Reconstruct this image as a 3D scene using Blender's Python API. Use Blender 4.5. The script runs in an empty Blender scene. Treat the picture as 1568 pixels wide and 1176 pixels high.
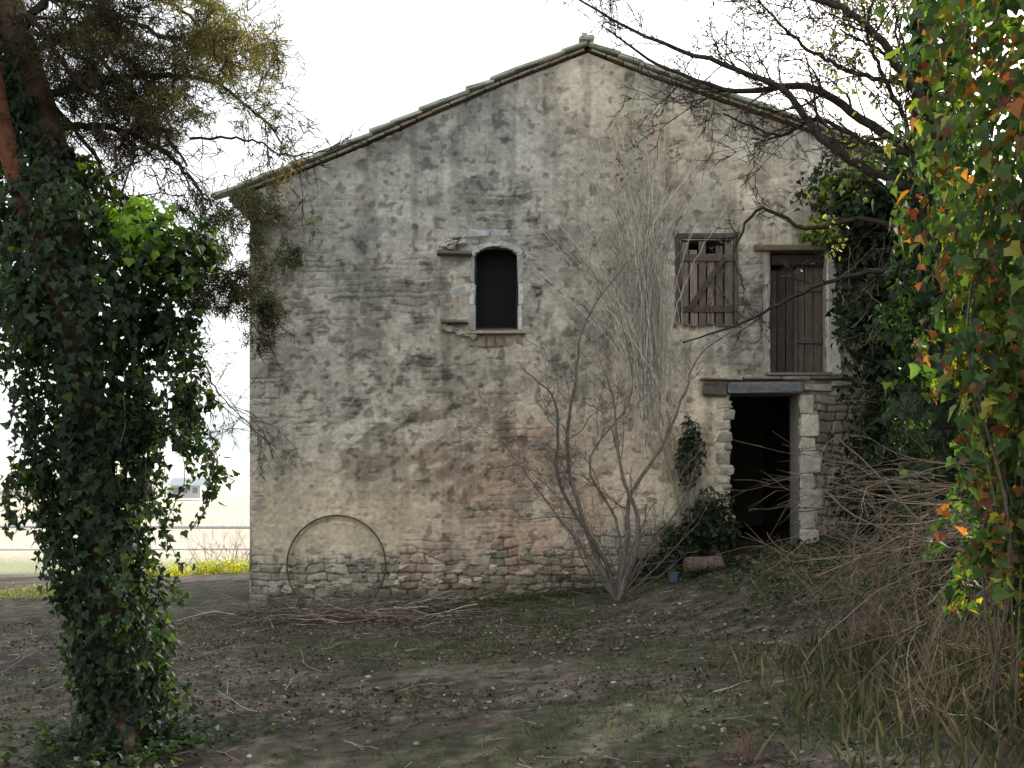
import bpy, math, random
import numpy as np
from mathutils import Vector
rng=np.random.default_rng(11); random.seed(11)
scene=bpy.context.scene
EL=math.radians(31); AZ=math.radians(6)

# ------------------------------------------------------------ helpers
TB=np.random.default_rng(3).random((256,256))
def vn(x,y,s=0):
    x=np.asarray(x,float)+s*17.3; y=np.asarray(y,float)+s*7.7
    xi=np.floor(x).astype(int); yi=np.floor(y).astype(int)
    fx=x-xi; fy=y-yi; fx=fx*fx*(3-2*fx); fy=fy*fy*(3-2*fy)
    a=TB[xi&255,yi&255]; b=TB[(xi+1)&255,yi&255]; c=TB[xi&255,(yi+1)&255]; d=TB[(xi+1)&255,(yi+1)&255]
    return (a*(1-fx)+b*fx)*(1-fy)+(c*(1-fx)+d*fx)*fy
def fbm(x,y,s=0,o=4):
    t=0;a=.5;n=0
    for i in range(o):
        t=t+a*vn(x*2**i,y*2**i,s+i*3); n+=a; a*=.5
    return t/n
def sm(a,b,x):
    t=np.clip((x-a)/(b-a),0,1); return t*t*(3-2*t)
def mixc(a,b,t): return a*(1-t[...,None])+b*t[...,None]
def C(*c): return np.array(c,float)

def mesh_obj(name,V,faces,cols=None,mat=None,parent=None,smooth=False):
    V=np.asarray(V,np.float32)
    me=bpy.data.meshes.new(name)
    me.vertices.add(len(V)); me.vertices.foreach_set('co',V.ravel())
    faces=[np.asarray(f,np.int32) for f in faces if len(f)]
    tot=np.concatenate([np.full(len(f),f.shape[1],np.int32) for f in faces])
    idx=np.concatenate([f.ravel() for f in faces])
    st=np.concatenate([[0],np.cumsum(tot)[:-1]]).astype(np.int32)
    me.loops.add(len(idx)); me.loops.foreach_set('vertex_index',idx)
    me.polygons.add(len(tot)); me.polygons.foreach_set('loop_start',st); me.polygons.foreach_set('loop_total',tot)
    me.polygons.foreach_set('use_smooth',np.full(len(tot),smooth))
    me.update(calc_edges=True)
    if cols is not None:
        at=me.color_attributes.new('Col','FLOAT_COLOR','POINT')
        c=np.ones((len(V),4),np.float32); c[:,:3]=np.clip(cols,0,1)
        at.data.foreach_set('color',c.ravel())
    ob=bpy.data.objects.new(name,me); scene.collection.objects.link(ob)
    if mat: me.materials.append(mat)
    if parent: ob.parent=parent
    return ob
def empty(name,loc=(0,0,0)):
    e=bpy.data.objects.new(name,None); scene.collection.objects.link(e); return e

def mat(name,scale=8,amt=.3,bump=.3,bscale=60,rough=.9,transl=0,stretch=(1,1,1),tr_tint=(1,1,1),spec=.2):
    m=bpy.data.materials.new(name); m.use_nodes=True; nt=m.node_tree; N=nt.nodes; L=nt.links
    b=N['Principled BSDF']; b.inputs['Roughness'].default_value=rough; b.inputs['Specular IOR Level'].default_value=spec
    at=N.new('ShaderNodeAttribute'); at.attribute_name='Col'
    tc=N.new('ShaderNodeTexCoord'); mp=N.new('ShaderNodeMapping'); mp.inputs['Scale'].default_value=stretch
    L.new(tc.outputs['Object'],mp.inputs[0])
    n=N.new('ShaderNodeTexNoise'); n.inputs['Scale'].default_value=scale; n.inputs['Detail'].default_value=4; L.new(mp.outputs[0],n.inputs[0])
    mr=N.new('ShaderNodeMapRange'); mr.inputs[1].default_value=.3; mr.inputs[2].default_value=.7; mr.inputs[3].default_value=1-amt; mr.inputs[4].default_value=1+amt
    L.new(n.outputs[0],mr.inputs[0])
    vm=N.new('ShaderNodeVectorMath'); vm.operation='SCALE'; L.new(at.outputs['Color'],vm.inputs[0]); L.new(mr.outputs[0],vm.inputs['Scale'])
    L.new(vm.outputs[0],b.inputs['Base Color'])
    if bump:
        n2=N.new('ShaderNodeTexNoise'); n2.inputs['Scale'].default_value=bscale; n2.inputs['Detail'].default_value=5; L.new(mp.outputs[0],n2.inputs[0])
        bp=N.new('ShaderNodeBump'); bp.inputs['Strength'].default_value=bump; bp.inputs['Distance'].default_value=.02
        L.new(n2.outputs[0],bp.inputs['Height']); L.new(bp.outputs[0],b.inputs['Normal'])
    if transl:
        t=N.new('ShaderNodeBsdfTranslucent'); v2=N.new('ShaderNodeVectorMath'); v2.operation='MULTIPLY'; v2.inputs[1].default_value=tr_tint
        L.new(vm.outputs[0],v2.inputs[0]); L.new(v2.outputs[0],t.inputs[0])
        mx=N.new('ShaderNodeMixShader'); mx.inputs[0].default_value=transl
        L.new(b.outputs[0],mx.inputs[1]); L.new(t.outputs[0],mx.inputs[2]); L.new(mx.outputs[0],N['Material Output'].inputs[0])
    return m
M_wall=mat('rubble_masonry',14,.2,.5,45)
M_stone=mat('dressed_stone',12,.25,.5,40)
M_wood=mat('weathered_wood',10,.45,.5,60,stretch=(6,6,.5))
M_tile=mat('clay_tile',9,.35,.5,40)
M_ground=mat('soil',9,.45,1.0,28)
M_bark=mat('bark',20,.4,.7,50)
M_twig=mat('twig_bark',15,.3,0)
M_leaf=mat('leaf',5,.25,0,rough=.5,transl=.4,tr_tint=(3.0,3.2,1.1),spec=.35)
M_litter=mat('leaf_litter',9,.3,0,rough=.8)
M_grass=mat('grass_blades',3,.25,0,rough=.6,transl=.3,tr_tint=(1.6,1.8,1))
M_needle=mat('pine_needle_foliage',3,.3,0,rough=.6,transl=.35,tr_tint=(2.4,2.1,1.1))
M_dark=mat('dark_mesh',3,.1,0)

class Geo:
    def __init__(s): s.V=[];s.F={};s.Cc=[];s.n=0
    def add(s,V,F,col):
        V=np.asarray(V,float); 
        for f in F:
            f=np.asarray(f); s.F.setdefault(f.shape[1],[]).append(f+s.n)
        s.V.append(V); c=np.asarray(col,float)
        s.Cc.append(np.broadcast_to(c,(len(V),3)) if c.ndim==1 else c); s.n+=len(V)
    def build(s,name,m,parent=None,smooth=False):
        return mesh_obj(name,np.concatenate(s.V),[np.concatenate(v) for v in s.F.values()],np.concatenate(s.Cc),m,parent,smooth)

import bmesh
bm=bmesh.new(); bmesh.ops.create_cube(bm,size=1); bmesh.ops.bevel(bm,geom=bm.edges[:],offset=.2,segments=1,affect='EDGES')
BV=np.array([v.co[:] for v in bm.verts]); BF={}
for f in bm.faces: BF.setdefault(len(f.verts),[]).append([v.index for v in f.verts])
BF=[np.array(v) for v in BF.values()]; bm.free()
def block(g,c,s,col,bev=.012,jit=.006,ry=0,rx=0,rz=0):
    h=np.array(s)/2
    V=np.sign(BV)*np.where(np.abs(BV)>.45,h,h-np.minimum(bev,h*.6))
    V=V+rng.normal(0,jit,V.shape)*np.minimum(1,h/.05)
    for ax,a in ((0,rx),(1,ry),(2,rz)):
        if a:
            i,j=[(1,2),(2,0),(0,1)][ax]; ca,sa=math.cos(a),math.sin(a)
            V=V.copy(); p=V[:,i]*ca-V[:,j]*sa; q=V[:,i]*sa+V[:,j]*ca; V[:,i]=p; V[:,j]=q
    g.add(V+np.array(c),BF,np.clip(np.array(col)*rng.uniform(.85,1.15),0,1))

def tube(g,P,R,col,sides=4):
    P=np.asarray(P,float); R=np.asarray(R,float); n=len(P)
    T=np.gradient(P,axis=0); T/=np.linalg.norm(T,axis=1)[:,None]+1e-9
    ref=np.array([.3,.9,.2]) if abs(T[0,1])<.8 else np.array([1,0,.1])
    A=np.cross(T,ref); A/=np.linalg.norm(A,axis=1)[:,None]+1e-9; B=np.cross(T,A)
    an=np.arange(sides)*2*math.pi/sides
    V=(P[:,None,:]+R[:,None,None]*(A[:,None,:]*np.cos(an)[None,:,None]+B[:,None,:]*np.sin(an)[None,:,None])).reshape(-1,3)
    i=np.arange(n-1)[:,None]*sides; j=np.arange(sides)[None,:]; j2=(j+1)%sides
    F=np.stack([i+j,i+j2,i+sides+j2,i+sides+j],-1).reshape(-1,4)
    g.add(V,[F],np.array(col)*rng.uniform(.75,1.25))
def spline(K,n=24):
    K=np.asarray(K,float); t=np.linspace(0,len(K)-1,n); i=np.clip(t.astype(int),0,len(K)-2); f=(t-i)[:,None]
    Kp=np.vstack([2*K[0]-K[1],K,2*K[-1]-K[-2]]); p0=Kp[i];p1=Kp[i+1];p2=Kp[i+2];p3=Kp[i+3]
    return .5*((2*p1)+(-p0+p2)*f+(2*p0-5*p1+4*p2-p3)*f**2+(-p0+3*p1-3*p2+p3)*f**3)
def unit(v): return v/(np.linalg.norm(v)+1e-9)
def grow(g,p,d,L,r,depth,col,wander=.22,grav=0.,nch=5,spread=.8,ratio=.55,tips=None,flat=1.,rmin=.0022):
    n=max(4,min(12,int(L/.12)+3)); st=L/(n-1); P=[np.array(p,float)]; d=unit(np.array(d,float)); D=[d]
    for i in range(n-1):
        d=unit(d+rng.normal(0,wander,3)*np.array([1,flat,1])+np.array([0,0,grav])); P.append(P[-1]+d*st); D.append(d)
    P=np.array(P); tube(g,P,np.linspace(r,r*.4,n),col,5 if r>.03 else (4 if r>.008 else 3))
    if tips is not None and depth<=1:
        for q in P[n//2:]: tips.append(q)
    if depth>0:
        for k in range(nch):
            i=rng.integers(max(1,n//5),n); dd=unit(D[i]+rng.normal(0,spread,3)*np.array([1,flat,1]))
            grow(g,P[i],dd,L*ratio*rng.uniform(.6,1.2),max(r*.5*(1-.4*i/n),rmin),depth-1,col,wander,grav,nch,spread,ratio,tips,flat,rmin)
def limb(g,K,r0,r1,col,depth=2,nch=8,clen=.9,spread=.8,grav=0,tips=None,flat=1.,ratio=.55,cr=.4,start=.2,bias=(0,0,0),rmin=.0022):
    P=spline(K,30); P[1:-1]+=rng.normal(0,.008,P[1:-1].shape); R=np.linspace(r0,r1,30)
    tube(g,P,R,col,7 if r0>.03 else 5)
    for k in range(nch):
        i=rng.integers(int(30*start),30); t=unit(P[min(i+1,29)]-P[i-1])
        grow(g,P[i],unit(t+rng.normal(0,spread,3)*np.array([1,flat,1])+np.array(bias)),clen*rng.uniform(.5,1.2),max(R[i]*cr,.003),depth-1,col,.2,grav,5,spread,ratio,tips,flat,rmin)

IVY_T=np.array([(0,0,0),(-.28,-.14,.03),(-.55,.2,.1),(-.3,.42,.05),(0,1,-.12),(.3,.42,.05),(.55,.2,.1),(.28,-.14,.03)])
IVY_F=[np.array([[0,1,2,3,4],[0,4,5,6,7]])[:, ::-1]]
OVL_T=np.array([(0,0,0),(-.3,.35,.08),(-.22,.75,.04),(0,1,-.1),(.22,.75,.04),(.3,.35,.08)]); OVL_F=[np.array([[0,1,2,3],[0,3,4,5]])]
BLD_T=np.array([(-.04,0,0),(.04,0,0),(.02,.55,.06),(0,1,.25),(-.02,.55,.06)]); BLD_F=[np.array([[0,1,2,3,4]])]
NDL_T=np.array([(-.015,0,0),(.015,0,0),(0,1,.03)]); NDL_F=[np.array([[0,1,2]])]
def leaves(g,P,nrm,tip,size,cols,T=IVY_T,F=IVY_F):
    P=np.asarray(P,float); n=len(P)
    nrm=nrm/(np.linalg.norm(nrm,axis=1)[:,None]+1e-9)
    tip=tip-nrm*(tip*nrm).sum(1)[:,None]; tip/=np.linalg.norm(tip,axis=1)[:,None]+1e-9
    s=np.cross(nrm,tip); size=np.broadcast_to(size,(n,))
    V=P[:,None,:]+size[:,None,None]*(s[:,None,:]*T[None,:,0,None]+tip[:,None,:]*T[None,:,1,None]+nrm[:,None,:]*T[None,:,2,None])
    k=len(T); off=(np.arange(n)*k)[:,None,None]
    g.add(V.reshape(-1,3),[ (f[None]+off).reshape(-1,f.shape[1]) for f in F],np.repeat(cols,k,axis=0))
def pal(n,cs,w,var=.25):
    cs=np.array(cs); i=rng.choice(len(cs),n,p=np.array(w)/sum(w)); return cs[i]*rng.uniform(1-var,1+var,(n,1))
IVYC=[(.020,.038,.018),(.032,.055,.024),(.012,.024,.013),(.07,.115,.025)]
IVYLIT=[(.24,.35,.05),(.14,.23,.035),(.05,.09,.025)]  # bright ivy palette, sunlit glow put into the leaf colour

# ------------------------------------------------------------ terrain
def H(x,y):
    x=np.asarray(x,float); y=np.asarray(y,float)
    a=np.interp(x,[-30,-8,-4,-1,1.5,3,4,6,9,16,40],[-.6,-.12,.05,.12,.4,.75,1.0,1.3,1.9,3,4])
    b=np.interp(x,[-30,-8,-3,0,2.2,4,7,16,40],[.1,.2,.3,.38,.5,.95,1.6,2.6,4])
    t=sm(-12,-1,y); z=b*(1-t)+a*t
    f=sm(3,27,y); far=-1.2+0*x
    z=z*(1-f)+far*f
    g=sm(-60,-14,x); z=z*g+(-1.2)*(1-g)
    g=1-sm(30,90,x); z=z*g+(-1.2)*(1-g)
    near=1-sm(15,30,np.abs(y+4))
    z=z+near*((fbm(x*.6,y*.6,1)-.5)*.14+(fbm(x*3,y*3,2,4)-.5)*.05)
    return z
def axis(lo,hi,step,far,n):
    c=np.arange(lo,hi,step); e=np.geomspace(step,far,n)
    return np.concatenate([(lo-e)[::-1],c,hi+e])
xs=axis(-10,8,.05,2500,60); ys=axis(-14,3,.05,2500,60)
GX,GY=np.meshgrid(xs,ys); GZ=H(GX,GY)
def gridF(ny,nx):
    i=np.arange(ny-1)[:,None]*nx+np.arange(nx-1)[None]; return np.stack([i,i+1,i+nx+1,i+nx],-1).reshape(-1,4)
n1=fbm(GX*.9,GY*.9,5); n2=fbm(GX*5,GY*5,6,4)
gc=mixc(C(.060,.047,.036),C(.105,.086,.068),sm(.35,.65,n1)); gc=mixc(gc,C(.026,.021,.016),sm(.47,.66,n2)*.8)
gc=mixc(gc,C(.16,.14,.115),sm(.62,.72,fbm(GX*6,GY*6,7,3))*.6)
grs=sm(.5,.62,fbm(GX*1.1,GY*1.1,9))*sm(-6,-9,GY)*sm(-1.5,1.5,GX); grs=np.maximum(grs,.5*sm(.48,.58,fbm(GX*.8,GY*.8,29)))
gc=mixc(gc,C(.050,.065,.028),grs*.7)
fld=sm(12,22,GY)+sm(-14,-22,GX)+sm(30,50,GX); fld=np.clip(fld,0,1)
fc=mixc(C(.46,.41,.31),C(.56,.52,.42),sm(.3,.7,fbm(GX*.03,GY*.25,12)))
gc=mixc(gc,fc,fld)
bandg=sm(14,17,GY)*(1-sm(24,30,GY)); gc=mixc(gc,C(.16,.19,.08),bandg*.7)
mesh_obj('ground',np.stack([GX,GY,GZ],-1).reshape(-1,3),[gridF(len(ys),len(xs))],gc.reshape(-1,3),M_ground,smooth=True)
def strip(name,y0,y1,x0,x1,z,col,sl=0):
    xx=np.linspace(x0,x1,60); V=np.concatenate([np.stack([xx,y0+sl*xx,H(xx,y0+sl*xx)+z],-1),np.stack([xx,y1+sl*xx,H(xx,y1+sl*xx)+z],-1)])
    i=np.arange(59); mesh_obj(name,V,[np.stack([i,i+1,i+61,i+60],-1)],np.tile(col,(len(V),1)),M_ground)
strip('road',54,57.5,-160,40,.03,C(.13,.14,.16),-.06)
strip('field_track',33,33.8,-160,40,.03,C(.32,.29,.25),.02)
hx=np.linspace(-1800,1800,160); g=Geo()
for (yy,h,s,c0,c1) in ((420,26,21,C(.60,.57,.48),C(.62,.63,.58)),(950,105,22,C(.68,.71,.71),C(.74,.78,.79))):  # pale hill colours carry painted aerial haze
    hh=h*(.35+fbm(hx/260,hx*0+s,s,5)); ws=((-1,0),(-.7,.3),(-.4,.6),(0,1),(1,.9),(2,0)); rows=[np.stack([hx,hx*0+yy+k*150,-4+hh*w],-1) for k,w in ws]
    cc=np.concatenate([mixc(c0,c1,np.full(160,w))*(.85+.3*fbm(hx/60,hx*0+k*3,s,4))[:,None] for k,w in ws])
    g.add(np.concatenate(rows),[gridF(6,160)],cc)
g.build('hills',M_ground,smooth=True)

# ------------------------------------------------------------ barn
barn=empty('stone_barn')
XL,XR=-4.02,6.1; RX,RZ=1.16,8.70; SL,SR=.415,.37
def topz(x): return np.where(x<RX,RZ-SL*(RX-x),RZ-SR*(x-RX))-.10-.025*np.sin((x+4)*1.3)
S=.0135
fx=np.arange(XL,XR+S,S); fz=np.arange(-.4,8.75,S)
X,Z=np.meshgrid(fx,fz)
def courses(X,Z,seed,h0,h1,w0,w1,wz,wx):
    r=np.random.default_rng(seed)
    Zw=Z+(fbm(X*.5,Z*.5,seed)-.5)*wz+(fbm(X*4,Z*4,seed+1)-.5)*.09; Xw=X+(fbm(X*5,Z*5,seed+2)-.5)*wx
    e=np.cumsum(np.concatenate([[-2],r.uniform(h0,h1,int(13/h0))])); row=np.clip(np.searchsorted(e,Zw)-1,0,len(e)-2)
    dz=np.minimum(Zw-e[row],e[row+1]-Zw); dx=np.zeros_like(X); rr=np.zeros(X.shape+(3,))
    for k in np.unique(row):
        m=row==k; ex=np.cumsum(np.concatenate([[-6-r.random()],r.uniform(w0,w1,int(16/w0))])); c=np.clip(np.searchsorted(ex,Xw[m])-1,0,len(ex)-2)
        dx[m]=np.minimum(Xw[m]-ex[c],ex[c+1]-Xw[m]); tb=r.random((len(ex),3)); rr[m]=tb[c]
    a=np.maximum(.03-dx,0); b=np.maximum(.03-dz,0)
    return .03-np.minimum(np.sqrt(a*a+b*b),.03),rr
d1,r1=courses(X,Z,31,.065,.135,.12,.38,.2,.08)
d2,r2=courses(X,Z,57,.10,.19,.13,.36,.25,.14)
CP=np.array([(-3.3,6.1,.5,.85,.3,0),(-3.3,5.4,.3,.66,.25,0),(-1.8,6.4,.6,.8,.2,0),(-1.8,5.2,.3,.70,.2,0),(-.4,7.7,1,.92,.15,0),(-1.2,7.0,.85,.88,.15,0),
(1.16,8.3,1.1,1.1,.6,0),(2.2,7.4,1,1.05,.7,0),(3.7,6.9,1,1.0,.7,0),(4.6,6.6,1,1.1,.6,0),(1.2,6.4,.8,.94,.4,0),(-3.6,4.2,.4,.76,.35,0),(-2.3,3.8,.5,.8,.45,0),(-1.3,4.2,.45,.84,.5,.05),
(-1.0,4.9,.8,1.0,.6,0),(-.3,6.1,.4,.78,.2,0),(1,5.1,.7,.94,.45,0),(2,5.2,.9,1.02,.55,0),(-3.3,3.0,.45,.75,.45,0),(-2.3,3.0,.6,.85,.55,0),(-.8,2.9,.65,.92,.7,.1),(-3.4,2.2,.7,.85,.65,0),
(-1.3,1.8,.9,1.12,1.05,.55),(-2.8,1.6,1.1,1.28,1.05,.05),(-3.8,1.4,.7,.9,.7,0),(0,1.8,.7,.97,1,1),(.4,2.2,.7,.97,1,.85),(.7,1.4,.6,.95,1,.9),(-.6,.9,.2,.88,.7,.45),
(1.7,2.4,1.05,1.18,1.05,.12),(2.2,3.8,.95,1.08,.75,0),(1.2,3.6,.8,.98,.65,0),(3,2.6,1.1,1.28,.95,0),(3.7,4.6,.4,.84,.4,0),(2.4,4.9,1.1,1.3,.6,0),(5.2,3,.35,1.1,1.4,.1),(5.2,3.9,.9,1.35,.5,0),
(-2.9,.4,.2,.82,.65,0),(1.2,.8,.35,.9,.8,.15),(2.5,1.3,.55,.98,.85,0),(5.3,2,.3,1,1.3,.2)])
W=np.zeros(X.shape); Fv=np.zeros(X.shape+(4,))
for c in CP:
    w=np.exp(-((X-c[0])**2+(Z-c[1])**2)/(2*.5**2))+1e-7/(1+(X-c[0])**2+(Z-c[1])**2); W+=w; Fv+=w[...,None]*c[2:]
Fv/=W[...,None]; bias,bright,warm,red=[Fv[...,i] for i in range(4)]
na=fbm(X*1.4,Z*1.9,40)*.55+fbm(X*7,Z*8,41)*.45
p=sm(-.06,.10,na-.5+(bias-.40)*.55)
base=np.interp(X,[-4,-1,1.5,3,4,6],[.05,.12,.4,.75,1.1,1.3])
hb=Z-base
rub=sm(.95,.6,hb+(fbm(X*2,Z*2,44)-.5)*.8)*sm(3.4,2.6,X)
jam=sm(4.4,4.5,X)*sm(3.5,3.3,Z); rub=np.maximum(rub,jam)
isr=rub>.5
d=np.where(isr,d2,d1); rr=np.where(isr[...,None],r2,r1)
st=mixc(C(.30,.30,.28),C(.44,.375,.28),rr[...,1]*.4+warm*.45); st=st*(.62+.68*rr[...,0])[...,None]
st=mixc(st,C(.48,.26,.185),np.clip(red*1.1,0,1)*(rr[...,2]>.3)*.8)
mort=mixc(C(.37,.365,.335),C(.54,.46,.34),np.clip(warm,0,1)); mort=mort*np.where(isr,.55,1)[...,None]
edge=sm(.002,.014,d)
smear=sm(.38,.56,fbm(X*3.3,Z*5,43))
col=mixc(mort*.84,mixc(st,mort*.95,smear*.7*(1-rub)),edge)
pl=mixc(C(.46,.465,.44),C(.67,.565,.42),np.clip(warm*1.05,0,1)); pl=pl*(.74+.52*fbm(X*3,Z*3,60))[...,None]
pl=mixc(pl,C(.58,.36,.265),np.clip(red,0,1)*.75*sm(.38,.58,fbm(X*2,Z*2,61)))
p2=p*(1-.16*(1-edge)*sm(.75,.5,p*fbm(X*5,Z*5,66)+.1))*(1-.7*rub)
col=mixc(col,pl,p2*.95)
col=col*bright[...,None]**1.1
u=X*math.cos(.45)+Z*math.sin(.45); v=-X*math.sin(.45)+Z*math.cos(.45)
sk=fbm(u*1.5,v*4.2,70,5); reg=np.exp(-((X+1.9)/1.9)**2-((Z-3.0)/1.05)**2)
dk=sm(.46,.55,sk)*reg  # diagonal shadow bands painted into the wall colour
dk2=sm(.5,.60,fbm(X*1.1,Z*1.5,75,5))*sm(1,3,Z)
dk3=sm(.56,.62,fbm(X*2.6,Z*3.4,78,5))*sm(.5,2.5,Z)
dk4=sm(.50,.60,fbm(u*3.5,v*9,71,5))*np.exp(-((X+.8)/2.8)**2-((Z-3.1)/1.3)**2)  # finer diagonal bands, same shade put into the colour
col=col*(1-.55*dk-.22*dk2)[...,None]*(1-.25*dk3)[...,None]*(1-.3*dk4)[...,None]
lt=sm(.52,.58,fbm(u*2,v*5,77,5))*np.exp(-((X+1.8)/2.0)**2-((Z-2.75)/.8)**2); col=mixc(col,C(.60,.55,.44),lt*.75)
lt2=sm(.60,.65,fbm(X*1.8,Z*2.2,79,5))*sm(3,6,Z); col=mixc(col,C(.58,.56,.50),lt2*.45)
rs=fbm(X*6,Z*.5,80); col=col*(1-.28*sm(.5,.75,rs))[...,None]
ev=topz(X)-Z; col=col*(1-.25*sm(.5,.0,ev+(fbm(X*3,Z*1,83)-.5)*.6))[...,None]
mo=sm(.40,.0,hb+(fbm(X*3,Z*3,82)-.5)*.6); col=mixc(col,C(.075,.085,.045),mo*.8)
gr=sm(.5,.65,fbm(X*1.5,Z*1.5,84))*sm(4,6,Z)*.3; col=mixc(col,C(.26,.285,.22),gr)
pits=sm(.68,.76,fbm(X*9,Z*9,88,2)); col=col*(1-.4*pits)[...,None]
hh=.020*sm(0,.02,d)*(1-.93*p2)*(1+1.1*rub)*(1-.5*smear*(1-rub))+.012*p2+(rr[...,2]-.5)*.014*(1-p2)+(fbm(X*10,Z*10,90)-.5)*.015+(fbm(X*3.5,Z*4,92)-.5)*.04*p2+(fbm(X*1,Z*1,91)-.5)*.05-pits*.01
AX,AZ,AR=-2.67,.71,.74
ra=np.hypot(X-AX,Z-AZ)
gv=(np.abs(ra-AR+(fbm(X*3,Z*3,97)-.5)*.05)<.03)&(hb>.15)&(Z>AZ-.2); col=np.where(gv[...,None],col*.6,col); hh=np.where(gv,hh-.015,hh)
pin=((ra<AR-.02)|((hb>.75)&(np.abs(X-AX)<1.3)&(Z<2.0)))*sm(.75,1.05,Z+.5*(fbm(X*2,Z*2,8)-.5))*sm(2.1,1.5,Z+.7*(fbm(X*2,Z*2,18)-.5)); col=mixc(col,C(.56,.48,.34)*(.75+.5*fbm(X*4,Z*4,9))[...,None],.6*pin)
qz=np.floor(Z/.3); ql=XL+.3+.16*(qz%2)+.06*(vn(qz,qz*0,14)-.5); q=(X<ql); qe=np.minimum(np.abs((Z/.3)%1-.0),1-(Z/.3)%1)*.3; qe=np.minimum(qe,np.abs(ql-X))
qc=C(.42,.40,.35)*(.6+.6*vn(qz,qz*0,4))[...,None]*(.7+.5*fbm(X*6,Z*6,5))[...,None]
qf=(q&(Z<4.5)&(p<.7)); qm=qf*.65
col=mixc(col,mixc(qc*.6,qc,sm(.004,.016,qe))*(1-.25*mo)[...,None],qm); hh=np.where(qf,.02*sm(0,.02,qe)+.012*fbm(X*9,Z*9),hh)
OPEN=[(-.58,.10,4.35,5.55),(2.58,3.36,4.45,5.73),(3.96,4.80,3.66,5.55),(3.34,4.40,.2,3.37)]
Xc=(X[:-1,:-1]+X[1:,1:])/2; Zc=(Z[:-1,:-1]+Z[1:,1:])/2
keep=Zc<topz(Xc)
for i,(a,b,c,e) in enumerate(OPEN):
    wob=0 if i<3 else .05*(fbm(Xc*0+3,Zc*4,7)-.5)
    keep&=~((Xc>a+wob)&(Xc<b+wob)&(Zc>c)&(Zc<e))
keep&=~((np.hypot((Xc+.24)/.34,(Zc-5.5)/.14)<1)&(Zc>5.5))
F=gridF(len(fz),len(fx))[keep.ravel()]
V=np.stack([X,-hh,Z],-1).reshape(-1,3)
us=np.unique(F); mp=np.full(len(V),-1); mp[us]=np.arange(len(us))
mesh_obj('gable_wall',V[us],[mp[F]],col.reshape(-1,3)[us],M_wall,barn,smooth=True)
g=Geo()
for i,(a,b,c,e) in enumerate(OPEN):
    dp=.5; e2=e+(.1 if i==0 else 0); cc=C(.3,.28,.24)
    t=.004
    for q_ in ([(a,t,c),(a,dp,c),(a,dp,e2),(a,t,e2)],[(b,t,c),(b,dp,c),(b,dp,e2),(b,t,e2)],[(a,t,c),(b,t,c),(b,dp,c),(a,dp,c)],[(a,t,e2),(b,t,e2),(b,dp,e2),(a,dp,e2)]):
        g.add(q_,[np.array([[0,1,2,3]])],cc)
BD=9.0
zl=float(topz(np.array(XL))); zr=float(topz(np.array(XR)))
for (x,z) in ((XL,zl),(XR,zr)):
    g.add([(x,.0,-.5),(x,BD,-.5),(x,BD,z),(x,.0,z)],[np.array([[0,1,2,3]])],C(.33,.31,.27))
g.add([(XL,BD,-.5),(XR,BD,-.5),(XR,BD,zr),(RX,BD,RZ-.1),(XL,BD,zl)],[np.array([[0,1,2,3,4]])],C(.33,.31,.27))
g.build('side_and_rear_walls',M_wall,barn)
g=Geo()
yy=np.arange(-.05,BD+.35,.045)
for sgn,slope,xe in ((-1,SL,XL-.33),(1,SR,XR+.35)):
    xx=np.linspace(RX,xe,60); A,B=np.meshgrid(xx,yy)
    zz=RZ-slope*np.abs(A-RX)+.03*np.sin(B*2*math.pi/.24)+.012*((np.abs(A-RX)/.4)%1)-.025*np.sin((A+4)*1.3)
    tc=mixc(C(.30,.2,.14),C(.36,.3,.24),fbm(A*3,B*5,3))
    g.add(np.stack([A,B,zz+.02],-1).reshape(-1,3),[gridF(len(yy),60)],tc.reshape(-1,3))
    g.add(np.stack([A,B,zz*0+RZ-slope*np.abs(A-RX)-.07],-1).reshape(-1,3),[gridF(len(yy),60)],tc.reshape(-1,3)*.6)
g.build('tiled_roof',M_tile,barn,smooth=True)
g=Geo(); gb=Geo()
for sgn,slope,xe in ((-1,SL,XL-.33),(1,SR,XR+.35)):
    a=math.atan(slope); L=abs(xe-RX)/math.cos(a); s=0.05
    while s<L:
        w=rng.uniform(.34,.5); x=RX+sgn*(s+w/2)*math.cos(a); z=RZ-slope*abs(x-RX)-.025*math.sin((x+4)*1.3)
        block(g,(x,-.01+rng.normal(0,.012),z+.04+rng.normal(0,.006)),(w+.05,.24,.055),C(.40,.44,.36)*rng.uniform(.8,1.1),.014,.007,ry=sgn*(a-.06)+rng.normal(0,.02))
        s+=w
    s=.05
    while s<L-.3:
        w=rng.uniform(.24,.3); x=RX+sgn*(s+w/2)*math.cos(a); z=RZ-slope*abs(x-RX)-.025*math.sin((x+4)*1.3)
        block(gb,(x,.0,z-.03),(w-.01,.10,.04),C(.36,.27,.2) if rng.random()<.5 else C(.42,.39,.33),.008,.004,ry=sgn*a)
        s+=w
block(g,(RX-.02,0,RZ+.09),(.24,.26,.07),C(.35,.36,.3),.02,.008,ry=.1); block(g,(RX-.05,0,RZ+.16),(.09,.12,.1),C(.3,.31,.26),.03,.012,ry=.2)
g.build('verge_tiles',M_stone,barn); gb.build('verge_brick_course',M_stone,barn)
g=Geo(); pc=C(.50,.52,.50)
for x in (-.605,.125):
    z=4.34
    for h in (.40,.33,.43):
        block(g,(x+rng.normal(0,.008)+(-.01 if x<0 else .01),.055,z+h/2),(.07+rng.uniform(0,.035),.16,h-.008),pc*rng.uniform(.75,1.05),.014,.009); z+=h
for k in range(9):
    a=math.pi*(k+.5)/9
    block(g,(-.24-.365*math.cos(a),.055,5.5+.165*math.sin(a)),(.05+.09*math.sin(a),.16,.06+.04*abs(math.cos(a))),pc*rng.uniform(.7,1),.01,.006,ry=-math.cos(a)*.45)
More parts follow.
